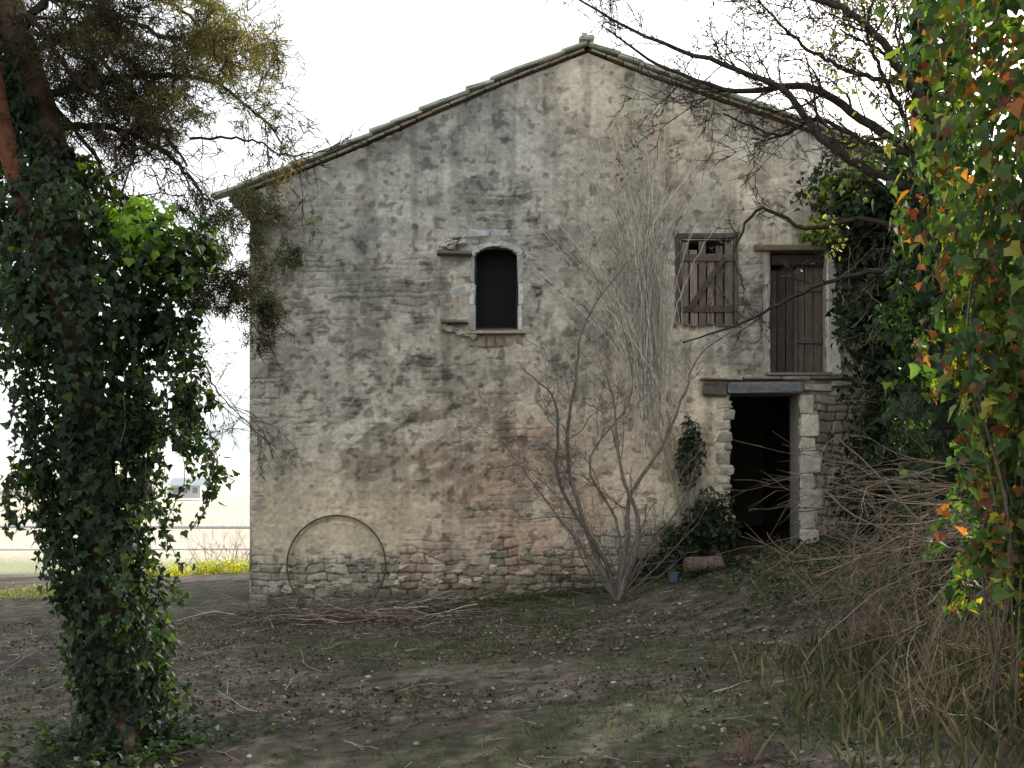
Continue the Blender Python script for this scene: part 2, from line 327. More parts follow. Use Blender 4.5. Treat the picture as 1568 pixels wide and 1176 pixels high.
for (x,z,w,h) in ((-.5,5.82,.34,.14),(-.16,5.85,.30,.15),(.16,5.83,.30,.14),(.46,5.2,.36,.2),(.78,5.24,.2,.2),(-.8,4.95,.22,.16),(.3,4.75,.22,.2),(.3,5.5,.2,.14),(.28,5.05,.16,.24),(-.78,5.25,.18,.14)):
    block(g,(x,.034,z),(w,.10,h),C(.37,.39,.385)*rng.uniform(.8,1.15),.025,.014,ry=rng.normal(0,.04))
block(g,(-.24,-.0,4.30),(.90,.20,.045),C(.3,.27,.22),.012,.008)
x=-.66
while x<.18:
    w=rng.uniform(.1,.16); block(g,(x+w/2,.01,4.17),(w-.012,.07,.17),C(.28,.24,.18),.02,.008); x+=w
g.build('window_surround',M_stone,barn)
g=Geo()
for (x,z,w,h,c) in ((-.88,5.50,.52,.05,(.13,.12,.11)),(-.88,4.46,.40,.045,(.18,.16,.14)),):
    block(g,(x,-.09,z),(w,.24,h),C(*c),.01,.008,ry=.03)
for k in range(9): block(g,(-1.05+.32*rng.random(),-.06,5.56+.24*rng.random()),(.13,.13,.09),C(.40,.38,.33),.03,.014,ry=rng.normal(0,.3))
block(g,(-.96,-.07,5.66),(.1,.03,.1),C(.04,.04,.04),.02,.01)
for k in range(6): block(g,(-1.05+.09*k,-.04,4.40-.03*k),(.12,.12,.09),C(.42,.39,.32),.02,.012,ry=.3)
block(g,(.37,-.07,5.02),(.16,.12,.06),C(.33,.31,.28),.015,.01,ry=.4); block(g,(.40,-.05,4.93),(.1,.1,.08),C(.25,.22,.2),.02,.012)
g.build('projecting_slabs',M_stone,barn)
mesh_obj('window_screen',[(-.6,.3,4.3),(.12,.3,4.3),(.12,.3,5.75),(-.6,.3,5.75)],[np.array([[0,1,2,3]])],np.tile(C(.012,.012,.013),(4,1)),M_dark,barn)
g=Geo()
for x in (-.565,.085): block(g,(x,.14,4.95),(.03,.04,1.2),C(.07,.06,.05),.004,.001)
block(g,(-.24,.14,4.385),(.62,.04,.035),C(.07,.06,.05),.004,.001)
g.build('window_frame',M_wood,barn)
g=Geo(); x=2.58
tops=[5.68,5.58,5.71,5.50,5.64,5.70]
for k in range(6):
    w=.128; block(g,(x+w/2,-.055+rng.normal(0,.008),(4.40+tops[k])/2+rng.normal(0,.015)),(w-.020,.03,tops[k]-4.42),C(.19,.15,.125)*rng.uniform(.7,1.3),.004,.002,ry=rng.normal(0,.012)); x+=w+.003
for z in (4.66,5.44): block(g,(2.97,-.085,z),(.78,.03,.10),C(.12,.095,.08),.005,.003)
block(g,(2.97,-.105,5.05),(.08,.02,.96),C(.10,.08,.07),.005,.002,ry=.60)
g.build('wooden_shutter',M_wood,barn)
g=Geo()
for (cx,cz,w,h) in ((2.53,5.1,.07,1.35),(3.42,5.1,.07,1.3),(2.97,5.79,1.0,.08)): block(g,(cx,.0,cz),(w,.1,h),C(.11,.095,.08),.01,.006)
for (cx,cz,w,h) in ((3.90,4.63,.09,1.9),): block(g,(cx,.04,cz),(w,.12,h),C(.36,.34,.30),.01,.006)
block(g,(4.3,-.02,5.60),(1.2,.16,.10),C(.2,.155,.1),.015,.008,ry=-.01)
g.build('timber_lintels',M_wood,barn)
g=Geo(); x=3.97
for k in range(6):
    w=.135; top=5.30 if k<3 else 5.36
    block(g,(x+w/2,.13+(.05 if k<3 else 0),(3.72+top)/2),(w-.010,.035,top-3.72),C(.085,.068,.055)*(1.0 if k<3 else 1.9)*rng.uniform(.75,1.25),.004,.002); x+=w+.003
block(g,(4.59,.10,4.2),(.40,.03,.09),C(.13,.11,.09)); block(g,(4.59,.10,5.0),(.40,.03,.09),C(.13,.11,.09)); block(g,(4.38,.09,4.5),(.05,.05,1.6),C(.1,.085,.07))
block(g,(4.385,.05,5.43),(.8,.03,.16),C(.05,.04,.035))
g.build('hayloft_door',M_wood,barn)
g=Geo()
for z,h,w in ((3.95,.55,.22),(4.5,.55,.19),(5.05,.5,.16),(5.45,.3,.13)): block(g,(4.82+w/2,.02,z),(w,.14,h+.02),C(.66,.64,.58),.02,.01)
block(g,(4.38,-.04,3.665),(.98,.2,.05),C(.2,.18,.14),.01,.004)
g.build('door_reveal_plaster',M_wall,barn)
g=Geo()
block(g,(3.86,-.06,3.455),(1.14,.2,.16),C(.17,.18,.18),.02,.008)
block(g,(3.10,-.05,3.43),(.38,.15,.20),C(.13,.115,.10),.03,.014); block(g,(4.66,-.03,3.47),(.44,.15,.13),C(.36,.33,.28),.02,.01)
block(g,(5.03,-.05,3.52),(.32,.17,.08),C(.44,.42,.38),.02,.01)
for (x0,x1) in ((2.87,3.5),(3.5,4.1),(4.1,4.55),(4.55,5.22)): block(g,((x0+x1)/2,-.07,3.60+rng.normal(0,.006)),(x1-x0-.01,.22,.045),C(.26,.23,.19),.014,.008,ry=rng.normal(0,.01))
g.build('door_lintel',M_stone,barn)
g=Geo(); z=3.36
for h,w in ((.3,.2),(.36,.28),(.2,.24),(.34,.3),(.24,.22),(.3,.34),(.32,.26),(.3,.3)):
    block(g,(4.41+w/2,.02,z-h/2),(w,.17,h-.012),C(.56,.52,.43),.02,.012); z-=h
z=3.25
for k in range(13):
    h=rng.uniform(.1,.2); w=rng.uniform(.12,.26); block(g,(3.37-w/2+rng.uniform(-.03,.05),.04,z-h/2),(w,.16,h-.015),C(.50,.46,.37)*rng.uniform(.7,1.1),.025,.012); z-=h
g.build('door_jambs',M_stone,barn)
g=Geo()
for k in range(260):
    x=rng.uniform(-3.5,3.1); zb=float(np.interp(x,[-4,-1,1.5,3,4,6],[.05,.12,.4,.75,1.1,1.3])); z=zb+rng.uniform(.0,.8)
    s=rng.uniform(.09,.24); block(g,(x,-.008,z),(s,.085,s*rng.uniform(.4,.65)),C(.46,.40,.30)*rng.uniform(.4,1.15)*(.55 if z-zb<.25 else 1),.03,.014,ry=rng.normal(0,.12))
g.build('footing_stones',M_wall,barn)
g=Geo(); a=np.linspace(0,2*math.pi,73); P=np.stack([AX+.75*np.sin(a),-.10-.05*(1-np.cos(a)),AZ+.05+.75*np.cos(a)],-1); tube(g,P,np.full(73,.014),C(.085,.065,.05),6); tube(g,P+np.array([0,-.012,0]),np.full(73,.012),C(.14,.10,.07),6)
g.build('metal_hoop',M_stone)

# ------------------------------------------------------------ ground cover
def scat(n,x0,x1,y0,y1):
    x=rng.uniform(x0,x1,n); y=rng.uniform(y0,y1,n); return x,y
g=Geo(); n=62000
x,y=scat(n,-9,7.5,-13.0,-.1); k=fbm(x*.8,y*.8,33)+rng.normal(0,.12,n)>.44; x,y=x[k],y[k]; n=len(x)
nr=np.stack([rng.normal(0,.5,n),rng.normal(0,.5,n),np.ones(n)],-1)
leaves(g,np.stack([x,y,H(x,y)+.008+rng.uniform(0,.015,n)],-1),nr,rng.normal(0,1,(n,3)),rng.uniform(.015,.055,n),pal(n,[(.085,.06,.042),(.14,.105,.075),(.30,.27,.23),(.04,.03,.022),(.11,.075,.055)],[3,3,.8,3,2]),OVL_T,OVL_F)
g.build('leaf_litter',M_litter)
g=Geo(); n=70000
x,y=scat(n,-9,7,-13.0,-.3); f=fbm(x*1.1,y*1.1,9)+rng.normal(0,.08,n); f2=fbm(x*.8,y*.8,29)+rng.normal(0,.08,n); k=(f>.51)&((x>-1.5-(y+10)*.25)|(rng.random(n)<.15))|((f2>.55)&(rng.random(n)<.5))
x2,y2=scat(5500,-4,3.4,-.6,-.05); x=np.concatenate([x[k],x2]); y=np.concatenate([y[k],y2]); n=len(x)
leaves(g,np.stack([x,y,H(x,y)-.005],-1),rng.normal(0,1,(n,3))*np.array([1,1,.2]),np.stack([rng.normal(0,.6,n),rng.normal(0,.6,n),np.ones(n)],-1),rng.uniform(.025,.07,n)*np.where(y>-.65,1.8,1),pal(n,[(.07,.105,.035),(.09,.13,.05),(.15,.14,.08),(.05,.075,.025)],[3,3,1,2]),BLD_T*np.array([1.8,1,1]),BLD_F)
g.build('grass',M_grass)
g=Geo()
for k in range(1100):
    x=rng.uniform(-7,6); y=rng.uniform(-12.5,-.3); a=rng.uniform(0,6.28); L=rng.uniform(.08,.5); z=float(H(x,y))+.012
    grow(g,(x,y,z),(math.cos(a),math.sin(a),.03),L,rng.uniform(.002,.006),0 if L<.3 else 1,C(.11,.085,.065) if rng.random()<.75 else C(.34,.31,.26),.12,0,2,.5,.5,None)
g.build('fallen_twigs',M_twig)
g=Geo()
for k in range(200):
    x=rng.normal(-2.4,.95); y=rng.normal(-1.3,.4); a=rng.normal(0.2,.5)+(math.pi if rng.random()<.5 else 0); L=rng.uniform(.4,1.1); z=float(H(x,y))+rng.uniform(.02,.2)
    grow(g,(x,y,z),(math.cos(a),math.sin(a)*.6,rng.normal(.05,.12)),L,rng.uniform(.004,.011),1,C(.14,.105,.08) if rng.random()<.8 else C(.38,.33,.28),.1,-.02,3,.5,.5)
g.build('brushwood_pile',M_twig)
g=Geo()
for k in range(160):
    x=rng.uniform(-6,5); y=rng.uniform(-12,-1); s=rng.uniform(.015,.05); block(g,(x,y,float(H(x,y))+.01),(s,s*.8,s*.5),C(.36,.34,.3)*rng.uniform(.3,1.2),.01,.006,rz=rng.uniform(0,3))
g.build('pebbles',M_stone)
def ringmesh(g,prof,c,axis,col,sides=20):
    ax=unit(np.array(axis,float)); ref=np.array([0,0,1.]) if abs(ax[2])<.9 else np.array([1.,0,0]); A=unit(np.cross(ax,ref)); B=np.cross(ax,A)
    an=np.arange(sides)*2*math.pi/sides; wob=1+.05*np.sin(an*3+1)
    V=np.concatenate([np.array(c)+ax*t+r*wob[:,None]*(A*np.cos(an)[:,None]+B*np.sin(an)[:,None]) for t,r in prof])
    i=np.arange(len(prof)-1)[:,None]*sides; j=np.arange(sides)[None]; j2=(j+1)%sides
    g.add(V,[np.stack([i+j,i+j2,i+sides+j2,i+sides+j],-1).reshape(-1,4)],col)
g=Geo(); zz=float(H(2.8,-1.1)); ringmesh(g,[(0,.001),(0,.09),(.015,.115),(.1,.12),(.3,.112),(.5,.118),(.54,.11),(.55,.09),(.55,.001)],(2.45,-1.15,zz+.10),(1,.12,.04),C(.13,.10,.075)); g.build('log',M_bark)
g=Geo(); zz=float(H(2.3,-1.15)); ringmesh(g,[(0,.001),(0,.055),(.13,.075),(.135,.082),(.15,.082),(.15,.072),(.02,.05),(.02,.001)],(2.28,-1.2,zz),(0,.1,1),C(.08,.13,.16)); g.build('bucket',M_dark)

# ------------------------------------------------------------ ivy-covered tree (left)
def column(g,keys,n,size,pal_c,pal_w,shell=.55,droop=1.):
    K=np.array(keys,float); zz=rng.uniform(K[0,0],K[-1,0],n*2); R=np.interp(zz,K[:,0],K[:,3]); k=rng.random(n*2)<R/R.max(); zz=zz[k][:n]; R=R[k][:n]; n=len(zz)
    a=rng.uniform(0,2*math.pi,n); lump=.45+.95*fbm(a*1.3+5,zz*2.4,51,3); rad=R*lump*(shell+(1-shell)*rng.random(n)**.5)*rng.uniform(.85,1.08,n)
    x=np.interp(zz,K[:,0],K[:,1])+rad*np.cos(a); y=np.interp(zz,K[:,0],K[:,2])+rad*np.sin(a)
    P=np.stack([x,y,zz],-1); nr=np.stack([np.cos(a),np.sin(a),np.full(n,.35)],-1)+rng.normal(0,.55,(n,3))
    leaves(g,P,nr,np.stack([rng.normal(0,.5,n),rng.normal(0,.5,n),-np.full(n,droop)],-1),rng.uniform(size*.6,size*1.25,n),pal(n,pal_c,pal_w))
def cloud(g,c,r,n,size,pc,pw,T=IVY_T,F=IVY_F,dr=1.):
    c=np.array(c); r=np.array(r); q=rng.normal(0,1,(n,3)); q/=np.linalg.norm(q,axis=1)[:,None]; rad=rng.random(n)**.45
    lump=.45+.95*fbm(q[:,0]*2+c[0]*3+5,q[:,2]*2+q[:,1]+c[2],52,3)
    P=c+q*r*(rad*lump)[:,None]
    leaves(g,P,q+rng.normal(0,.6,(n,3))+np.array([0,0,.3]),rng.normal(0,.6,(n,3))+np.array([0,0,-dr]),rng.uniform(size*.6,size*1.25,n),pal(n,pc,pw),T,F)
def strands(g,gt,starts,L0,L1,size,pc,pw):
    for s in starts:
        L=rng.uniform(L0,L1); n=int(L/.035)+3; P=[np.array(s,float)]; d=np.array([rng.normal(.1,.3),rng.normal(0,.3),-1])
        for i in range(n): d=unit(d+rng.normal(0,.18,3)+np.array([0,0,-.1])); P.append(P[-1]+d*.035)
        P=np.array(P); tube(gt,P,np.full(len(P),.003),C(.1,.07,.05),3)
        m=len(P)*2; q=P[rng.integers(0,len(P),m)]+rng.normal(0,.028,(m,3))
        leaves(g,q,rng.normal(0,1,(m,3)),rng.normal(0,.6,(m,3))+np.array([0,0,-1]),rng.uniform(size*.6,size*1.2,m),pal(m,pc,pw))
tree=empty('ivy_covered_pine_tree')
TY=-8.9
g=Geo()
TK=[(-2.50,TY,.1),(-2.53,TY,.5),(-2.61,TY,1.33),(-2.76,TY,2.38),(-2.84,TY,3.3),(-3.0,TY,4.2),(-3.25,TY,5.05),(-3.5,TY-.1,6.4),(-3.6,TY,8)]
tube(g,spline(TK,50),np.linspace(.17,.08,50),C(.10,.06,.042),12)
tube(g,spline([(-2.8,TY-.05,3.0),(-2.95,TY-.25,3.5),(-3.12,TY-.3,4.1),(-3.25,TY-.3,4.8),(-3.4,TY-.3,5.6)],16),np.linspace(.07,.045,16),C(.16,.065,.035),9)
for a in range(6):
    an=a*1.05; tube(g,spline([(-2.51+.1*math.cos(an),TY+.1*math.sin(an),.45),(-2.51+.24*math.cos(an),TY+.24*math.sin(an),.30),(-2.51+.45*math.cos(an),TY+.45*math.sin(an),.2)],8),np.linspace(.07,.02,8),C(.10,.07,.05),6)
g.build('trunk',M_bark,tree,smooth=True)
g=Geo(); tips=[]; tc=C(.06,.042,.032)
PL=[[(-3.1,TY,4.5),(-2.6,TY+.3,4.75),(-2.1,TY+.5,4.8),(-1.65,TY+.5,4.45)],
[(-3.05,TY,4.3),(-2.7,TY+.3,4.4),(-2.3,TY+.3,4.2),(-2.0,TY+.2,3.85)],
[(-3.2,TY,4.9),(-2.7,TY-.3,5.2),(-2.3,TY-.4,5.1),(-1.9,TY-.3,4.8)],
[(-2.95,TY,4.0),(-2.7,TY+.2,4.0),(-2.4,TY+.4,3.65),(-2.15,TY+.5,3.3)],
[(-3.3,TY,5.2),(-3.0,TY+.4,5.3),(-2.5,TY+.8,5.25),(-2.0,TY+1.0,5.1)],
[(-3.3,TY,5.1),(-3.3,TY+.3,4.8),(-3.0,TY+.6,4.4),(-2.8,TY+.6,4.0)],[(-3.4,TY,5.6),(-2.9,TY+.1,5.4),(-2.4,TY,5.2),(-1.9,TY-.1,5.05)],
[(-3.3,TY,4.7),(-2.9,TY+.1,4.9),(-2.5,TY+.2,4.6),(-2.2,TY+.3,4.15)],[(-3.3,TY,5.0),(-3.0,TY-.2,4.9),(-2.7,TY-.2,4.5),(-2.4,TY-.2,4.3)],[(-3.5,TY+.1,5.3),(-3.3,TY+.4,5.1),(-3.0,TY+.5,5.1),(-2.6,TY+.5,4.9)]]
for K in PL: limb(g,K,.03,.008,tc,3,15,.6,.8,-.02,tips,1.,.5,.35,rmin=.0036)
limb(g,[(-2.15,TY+.2,4.3),(-1.8,TY+.3,4.33),(-1.5,TY+.3,4.22),(-1.15,TY+.3,4.28)],.010,.004,tc,2,9,.22,.6,.03,None,.5,start=.4,rmin=.003)
limb(g,[(-2.4,TY+.1,3.0),(-2.15,TY+.2,2.95),(-1.95,TY+.2,2.6),(-1.7,TY+.3,2.3)],.010,.002,tc,3,11,.28,.6,-.06,None,.6)
limb(g,[(-2.5,TY+.1,2.3),(-2.2,TY+.2,2.6),(-1.95,TY+.2,2.55),(-1.72,TY+.3,2.42)],.008,.002,tc,2,10,.28,.6,-.06,None,.6)
limb(g,[(-2.7,TY+.1,3.9),(-2.3,TY+.2,3.7),(-2.0,TY+.2,3.5),(-1.8,TY+.3,3.15)],.012,.003,tc,3,12,.3,.6,-.05,tips,.6)
g.build('limbs',M_twig,tree)
tips=np.array(tips)
g=Geo()
k=(tips[:,0]<-1.55)&(rng.random(len(tips))<.8)&(fbm(tips[:,0]*3,tips[:,2]*3,64,3)>.43); q=tips[k]; q=q[rng.permutation(len(q))[:5000]]
m=9; P=np.repeat(q,m,axis=0)+rng.normal(0,.02,(len(q)*m,3)); n=len(P)
litgold=(sm(-2.3,-1.9,P[:,0]+.15*(fbm(P[:,0]*4,P[:,2]*4,2)-.5)*4)*sm(3.9,4.2,P[:,2]))[:,None]  # golden sunlight on the outer needles, put into their colour
cc=pal(n,[(.026,.030,.016),(.022,.036,.016),(.065,.045,.027)],[2,2,1])*(1-litgold)+pal(n,[(.15,.14,.05),(.07,.095,.035),(.22,.18,.07)],[2,2,1])*litgold
leaves(g,P,rng.normal(0,1,(n,3)),rng.normal(0,.9,(n,3))+np.array([0,0,-.5]),rng.uniform(.05,.09,n),cc,NDL_T*np.array([3.2,1,1]),NDL_F)
g.build('pine_foliage',M_needle,tree)
g=Geo(); gt=Geo()
column(g,[(.25,-2.5,TY,.28),(.8,-2.56,TY,.33),(1.5,-2.66,TY,.35),(2.2,-2.76,TY,.35),(2.7,-2.78,TY,.42),(3.1,-2.78,TY,.55),(3.6,-2.85,TY,.55),(3.95,-3.0,TY,.42),(4.3,-3.1,TY,.2),(5.2,-3.5,TY+.1,.22)],12500,.056,IVYC,[4,3,3,.4])
cloud(g,(-2.2,TY,3.45),(.36,.35,.28),550,.062,IVYC,[2,3,1,2]); cloud(g,(-2.3,TY+.1,3.0),(.28,.3,.3),450,.058,IVYC,[4,3,3,.8])
cloud(g,(-2.35,TY-.15,3.6),(.30,.25,.24),420,.062,IVYLIT,[3,3,1]); cloud(g,(-2.9,TY+.1,4.05),(.3,.25,.2),160,.06,IVYLIT,[2,3,2])
cloud(g,(-2.42,TY,2.45),(.22,.25,.3),300,.056,IVYC,[4,3,3,.5]); cloud(g,(-3.15,TY+.1,3.1),(.3,.3,.5),700,.058,IVYC,[4,3,3,.5])
cloud(g,(-2.12,TY+.1,2.45),(.14,.2,.3),150,.06,IVYC,[4,3,3,.5]); cloud(g,(-3.3,TY,4.4),(.3,.3,.25),300,.058,IVYC,[4,3,3,2])
strands(g,gt,[(-2.25+rng.uniform(-.3,.25),TY+rng.uniform(-.2,.2),rng.uniform(2.3,3.2)) for i in range(34)]+[(-2.45+rng.uniform(-.1,.15),TY+rng.uniform(-.2,.2),rng.uniform(1.2,2.2)) for i in range(14)]+[(-3.0+rng.uniform(-.2,.1),TY+rng.uniform(-.2,.2),rng.uniform(1.8,2.6)) for i in range(14)],.3,.8,.056,IVYC,[4,3,3,.8])
n=1300; a=rng.uniform(0,6.28,n); rr_=np.abs(rng.normal(0,.36,n))+.1; x=-2.5+rr_*np.cos(a)*1.1; y=TY+rr_*np.sin(a)
leaves(g,np.stack([x,y,H(x,y)+.03+rng.uniform(0,.1,n)],-1),rng.normal(0,.4,(n,3))+np.array([0,0,1]),rng.normal(0,1,(n,3)),rng.uniform(.04,.07,n),pal(n,IVYC,[4,3,3,.5]))
g.build('ivy_leaves',M_leaf,tree); gt.build('ivy_stems',M_twig,tree)

# ------------------------------------------------------------ right foreground creeper tree
ct=empty('creeper_covered_tree'); CY=-9.9
g=Geo(); tube(g,spline([(3.1,CY,.4),(3.1,CY,1.8),(3.05,CY,3.2),(3.0,CY,4.6),(2.9,CY,7)],40),np.linspace(.15,.1,40),C(.12,.09,.07),10)
for k in range(16):
    x=rng.uniform(2.55,3.0); tube(g,spline([(x,CY+rng.normal(0,.15),.45+rng.random()*.2),(x+rng.normal(0,.08),CY+rng.normal(0,.15),1.7),(x+rng.normal(0,.1),CY,2.8),(2.8,CY,4.2)],16),np.full(16,rng.uniform(.004,.009)),C(.15,.12,.085),4)
g.build('trunk',M_bark,ct,smooth=True)
AUT=[(.06,.105,.03),(.032,.065,.022),(.12,.16,.03),(.24,.22,.04),(.28,.10,.035),(.16,.045,.03),(.12,.07,.04)]
g=Geo(); gt=Geo()
column(g,[(.6,3.05,CY,.3),(1.4,3.05,CY,.34),(2.0,3.0,CY,.4),(2.6,2.97,CY,.5),(3.2,2.95,CY,.66),(3.8,2.95,CY,.74),(4.8,2.95,CY,.8),(5.4,2.95,CY,.8)],5800,.085,AUT,[4,5,2,.7,.8,.8,1],.35)
strands(g,gt,[(2.62+rng.uniform(-.15,.4),CY+rng.uniform(-.3,.3),rng.uniform(1.6,3.6)) for i in range(44)],.3,.9,.075,AUT,[5,4,2,1,1,.6,1])
g.build('creeper_leaves',M_leaf,ct); gt.build('creeper_stems',M_twig,ct)

# ------------------------------------------------------------ bare tree at right
bt=empty('bare_tree'); BY=-6.2
g=Geo(); bc=C(.06,.05,.042)
tube(g,spline([(4.1,BY,.8),(4.0,BY,2.4),(3.85,BY,3.9),(3.75,BY,5),(3.8,BY,7.5)],40),np.linspace(.16,.07,40),bc,10)
tp=[]
BL=[[(3.8,BY,4.6),(3.3,BY,4.85),(2.85,BY,5.15),(2.5,BY,5.6),(1.9,BY,5.85),(1.2,BY,6.1),(.5,BY,6.5)],
[(3.85,BY,4.9),(3.3,BY+.2,5.4),(2.8,BY+.3,5.75),(2.2,BY+.4,5.75),(1.5,BY+.5,6.0),(.9,BY+.4,6.35)],
[(3.85,BY,5.2),(3.5,BY-.3,5.6),(3.0,BY-.4,6.1),(2.4,BY-.4,6.3),(1.7,BY-.4,6.35)],
[(3.9,BY,4.2),(3.4,BY+.3,4.5),(2.9,BY+.6,4.5),(2.45,BY+.7,4.7),(2.2,BY+.7,4.3),(2.3,BY+.7,3.9)],
[(3.9,BY,4.0),(3.3,BY+.4,4.0),(2.8,BY+.6,3.85),(2.3,BY+.8,3.6),(1.7,BY+.8,3.4)],
[(3.8,BY,5.4),(3.6,BY+.3,6.0),(3.1,BY+.3,6.3)],[(3.85,BY,4.4),(3.6,BY-.3,4.9),(3.2,BY-.5,5.0),(2.7,BY-.6,4.8)],[(3.8,BY,4.7),(3.5,BY-.2,5.3),(3.2,BY-.3,5.8),(3.1,BY-.3,6.3)],
[(3.85,BY,5.0),(3.4,BY+.1,5.1),(2.9,BY+.2,5.4),(2.5,BY+.3,5.3),(2.0,BY+.3,5.5)],[(3.85,BY,5.6),(3.2,BY,5.75),(2.7,BY,6.0),(2.2,BY,6.5)]]
NC={3:7,4:5,6:10}
for i,K in enumerate(BL): limb(g,K,.05 if i<3 else .03,.008,bc,3,NC.get(i,19),.7 if i not in NC else .5,.7,.03,tp,.8,.5,.35,bias=(0,0,.15),rmin=.0045)
g.build('trunk_and_limbs',M_bark,bt,smooth=True)
tp=np.array(tp); g=Geo()
q=tp[(tp[:,0]>2.9)]; q=q[rng.permutation(len(q))[:1100]]; n=len(q)
leaves(g,q,rng.normal(0,1,(n,3)),rng.normal(0,.5,(n,3))+np.array([0,0,-1]),rng.uniform(.03,.06,n),pal(n,[(.16,.16,.05),(.10,.13,.04),(.2,.13,.06)],[2,2,1]),OVL_T,OVL_F)
column(g,[(.8,4.1,BY,.5),(2.4,4.1,BY,.6),(3.9,4.0,BY,.5),(4.8,3.95,BY,.3),(6.5,3.95,BY,.3)],6000,.085,IVYC,[4,3,3,.6])
g.build('sparse_leaves',M_leaf,bt)

# ------------------------------------------------------------ wall ivy on the right
g=Geo()
wi=[(5.5,-.6,6.2,.95,.6,.7),(5.25,-.4,5.7,.5,.4,.55),(5.55,-.6,5.0,.78,.6,.85),(5.8,-.6,4.2,.78,.6,.8),(5.9,-.8,3.3,.8,.7,.75),(5.85,-.9,2.4,.85,.8,.7),(5.3,-.9,1.8,.75,.7,.45),(6.3,-1,1.6,1,.9,.7),(6.8,-1,4.5,.9,.9,2.0),(7.6,-1.2,3,1.2,1,2.2),(6.9,-2.4,2.5,1.1,1.2,1.3)]
for c in wi: cloud(g,c[:3],(c[3]*1.25,c[4]*1.2,c[5]*1.25),int(2700*c[3]*c[5])+450,.115,IVYC,[4,3,4,.2])
for c in ((4.95,-.7,6.3,.5,.4,.35),(5.6,-1.6,5.6,.5,.4,.5),(4.35,-1.3,5.55,.3,.2,.22),(5.9,-1.6,6.6,.7,.5,.5)):
    cloud(g,c[:3],c[3:],330,.1,[(.17,.21,.06),(.09,.13,.035),(.26,.27,.1)],[2,2,1])
g.build('wall_ivy',M_leaf)
g=Geo()
for k in range(45): grow(g,(5.3+rng.normal(0,.45),-1.2,rng.uniform(2,6.3)),(rng.normal(-.3,.5),-.3,rng.normal(.2,.6)),rng.uniform(.4,.9),.007,2,C(.15,.12,.09),.2,0,3,.7,.55)
g.build('dead_ivy_stems',M_twig)
g=Geo(); 
for c in ((2.7,-.25,2.45,.22,.2,.65),(2.95,-.4,1.5,.42,.35,.5),(2.6,-.35,1.15,.45,.35,.35),(3.15,-.5,1.25,.2,.3,.3),(2.2,-.3,.75,.5,.3,.2)): cloud(g,c[:3],c[3:],850,.07,[(.028,.045,.022),(.04,.055,.028),(.018,.03,.016),(.07,.08,.04)],[3,3,3,1])
g.build('ivy_bush',M_leaf)
g=Geo(); n=13000; x=rng.uniform(2,8,n); y=rng.uniform(-10.5,-.6,n); k=rng.random(n)<sm(2.2,4.8,x+ .12*(y+6)+(fbm(x,y,4)-.5)*2.5); x,y=x[k],y[k]; n=len(x)
leaves(g,np.stack([x,y,H(x,y)+rng.uniform(.01,.14,n)],-1),rng.normal(0,.5,(n,3))+np.array([0,0,1]),rng.normal(0,1,(n,3)),rng.uniform(.04,.09,n),pal(n,IVYC+[(.15,.11,.07)],[4,3,3,.3,2]))
g.build('ground_ivy',M_leaf)
g=Geo()
for c in ((-3.7,-.2,6.1,.4,.22,.28),(-3.35,-.22,5.45,.25,.22,.28),(-4.0,-.2,6.3,.3,.2,.2),(-3.9,-.1,5.7,.15,.12,.35)): cloud(g,c[:3],c[3:],360,.06,[(.045,.055,.03),(.07,.08,.045),(.09,.07,.05)],[2,2,1],OVL_T,OVL_F,-.3)
for k in range(26): grow(g,(-3.55+rng.normal(0,.25),-.1,5.9+rng.normal(0,.25)),(rng.normal(0,.6),-.4,rng.normal(.2,.6)),.35,.004,1,C(.12,.10,.08),.2,0,3)
g.build('wall_plant',M_leaf)

# ------------------------------------------------------------ bare shrub before the wall
g=Geo(); sc=C(.15,.13,.11); b=(1.47,-1.4,float(H(1.47,-1.4))-.03); Y=-1.4
SK=[[b,(1.1,Y,1.15),(.78,Y,2.35),(.87,Y,3.35),(1.05,Y+.1,4.3),(1.6,Y+.2,5.1)],
[b,(1.25,Y,1.0),(.66,Y-.1,2.0),(.6,Y-.1,3.1),(.15,Y-.1,3.6)],
[b,(1.6,Y,1.2),(1.66,Y,1.85),(2.05,Y,2.45),(2.4,Y+.1,3.2),(2.65,Y+.2,3.8),(3.3,Y+.2,4.3)],
[b,(1.75,Y-.2,1.3),(1.5,Y-.2,2.2),(1.38,Y-.2,3.2),(1.2,Y-.2,3.7)],
[b,(1.2,Y+.1,.8),(.9,Y+.2,1.2),(.3,Y+.2,2.0),(-.2,Y+.2,2.7)],
[b,(1.9,Y,1.1),(2.3,Y,1.6),(2.6,Y,2.3)],[b,(1.5,Y+.2,1.4),(1.1,Y+.3,2.3),(1.7,Y+.3,3.3),(1.5,Y+.3,4.6)]]
for i,K in enumerate(SK): limb(g,K,.040 if i<4 else .026,.007,sc,3,10,.85 if i!=2 else .5,.6,.05,None,.35,.5,.35,start=.25,bias=(0,0,.3),rmin=.0035)
for k in range(12): grow(g,b,(rng.normal(0,.8),rng.normal(0,.3),1),rng.uniform(.8,1.8),.012,1,sc,.1,.03,4,.5,.5)
g.build('bare_shrub',M_twig)
g=Geo(); vc=C(.60,.55,.47)
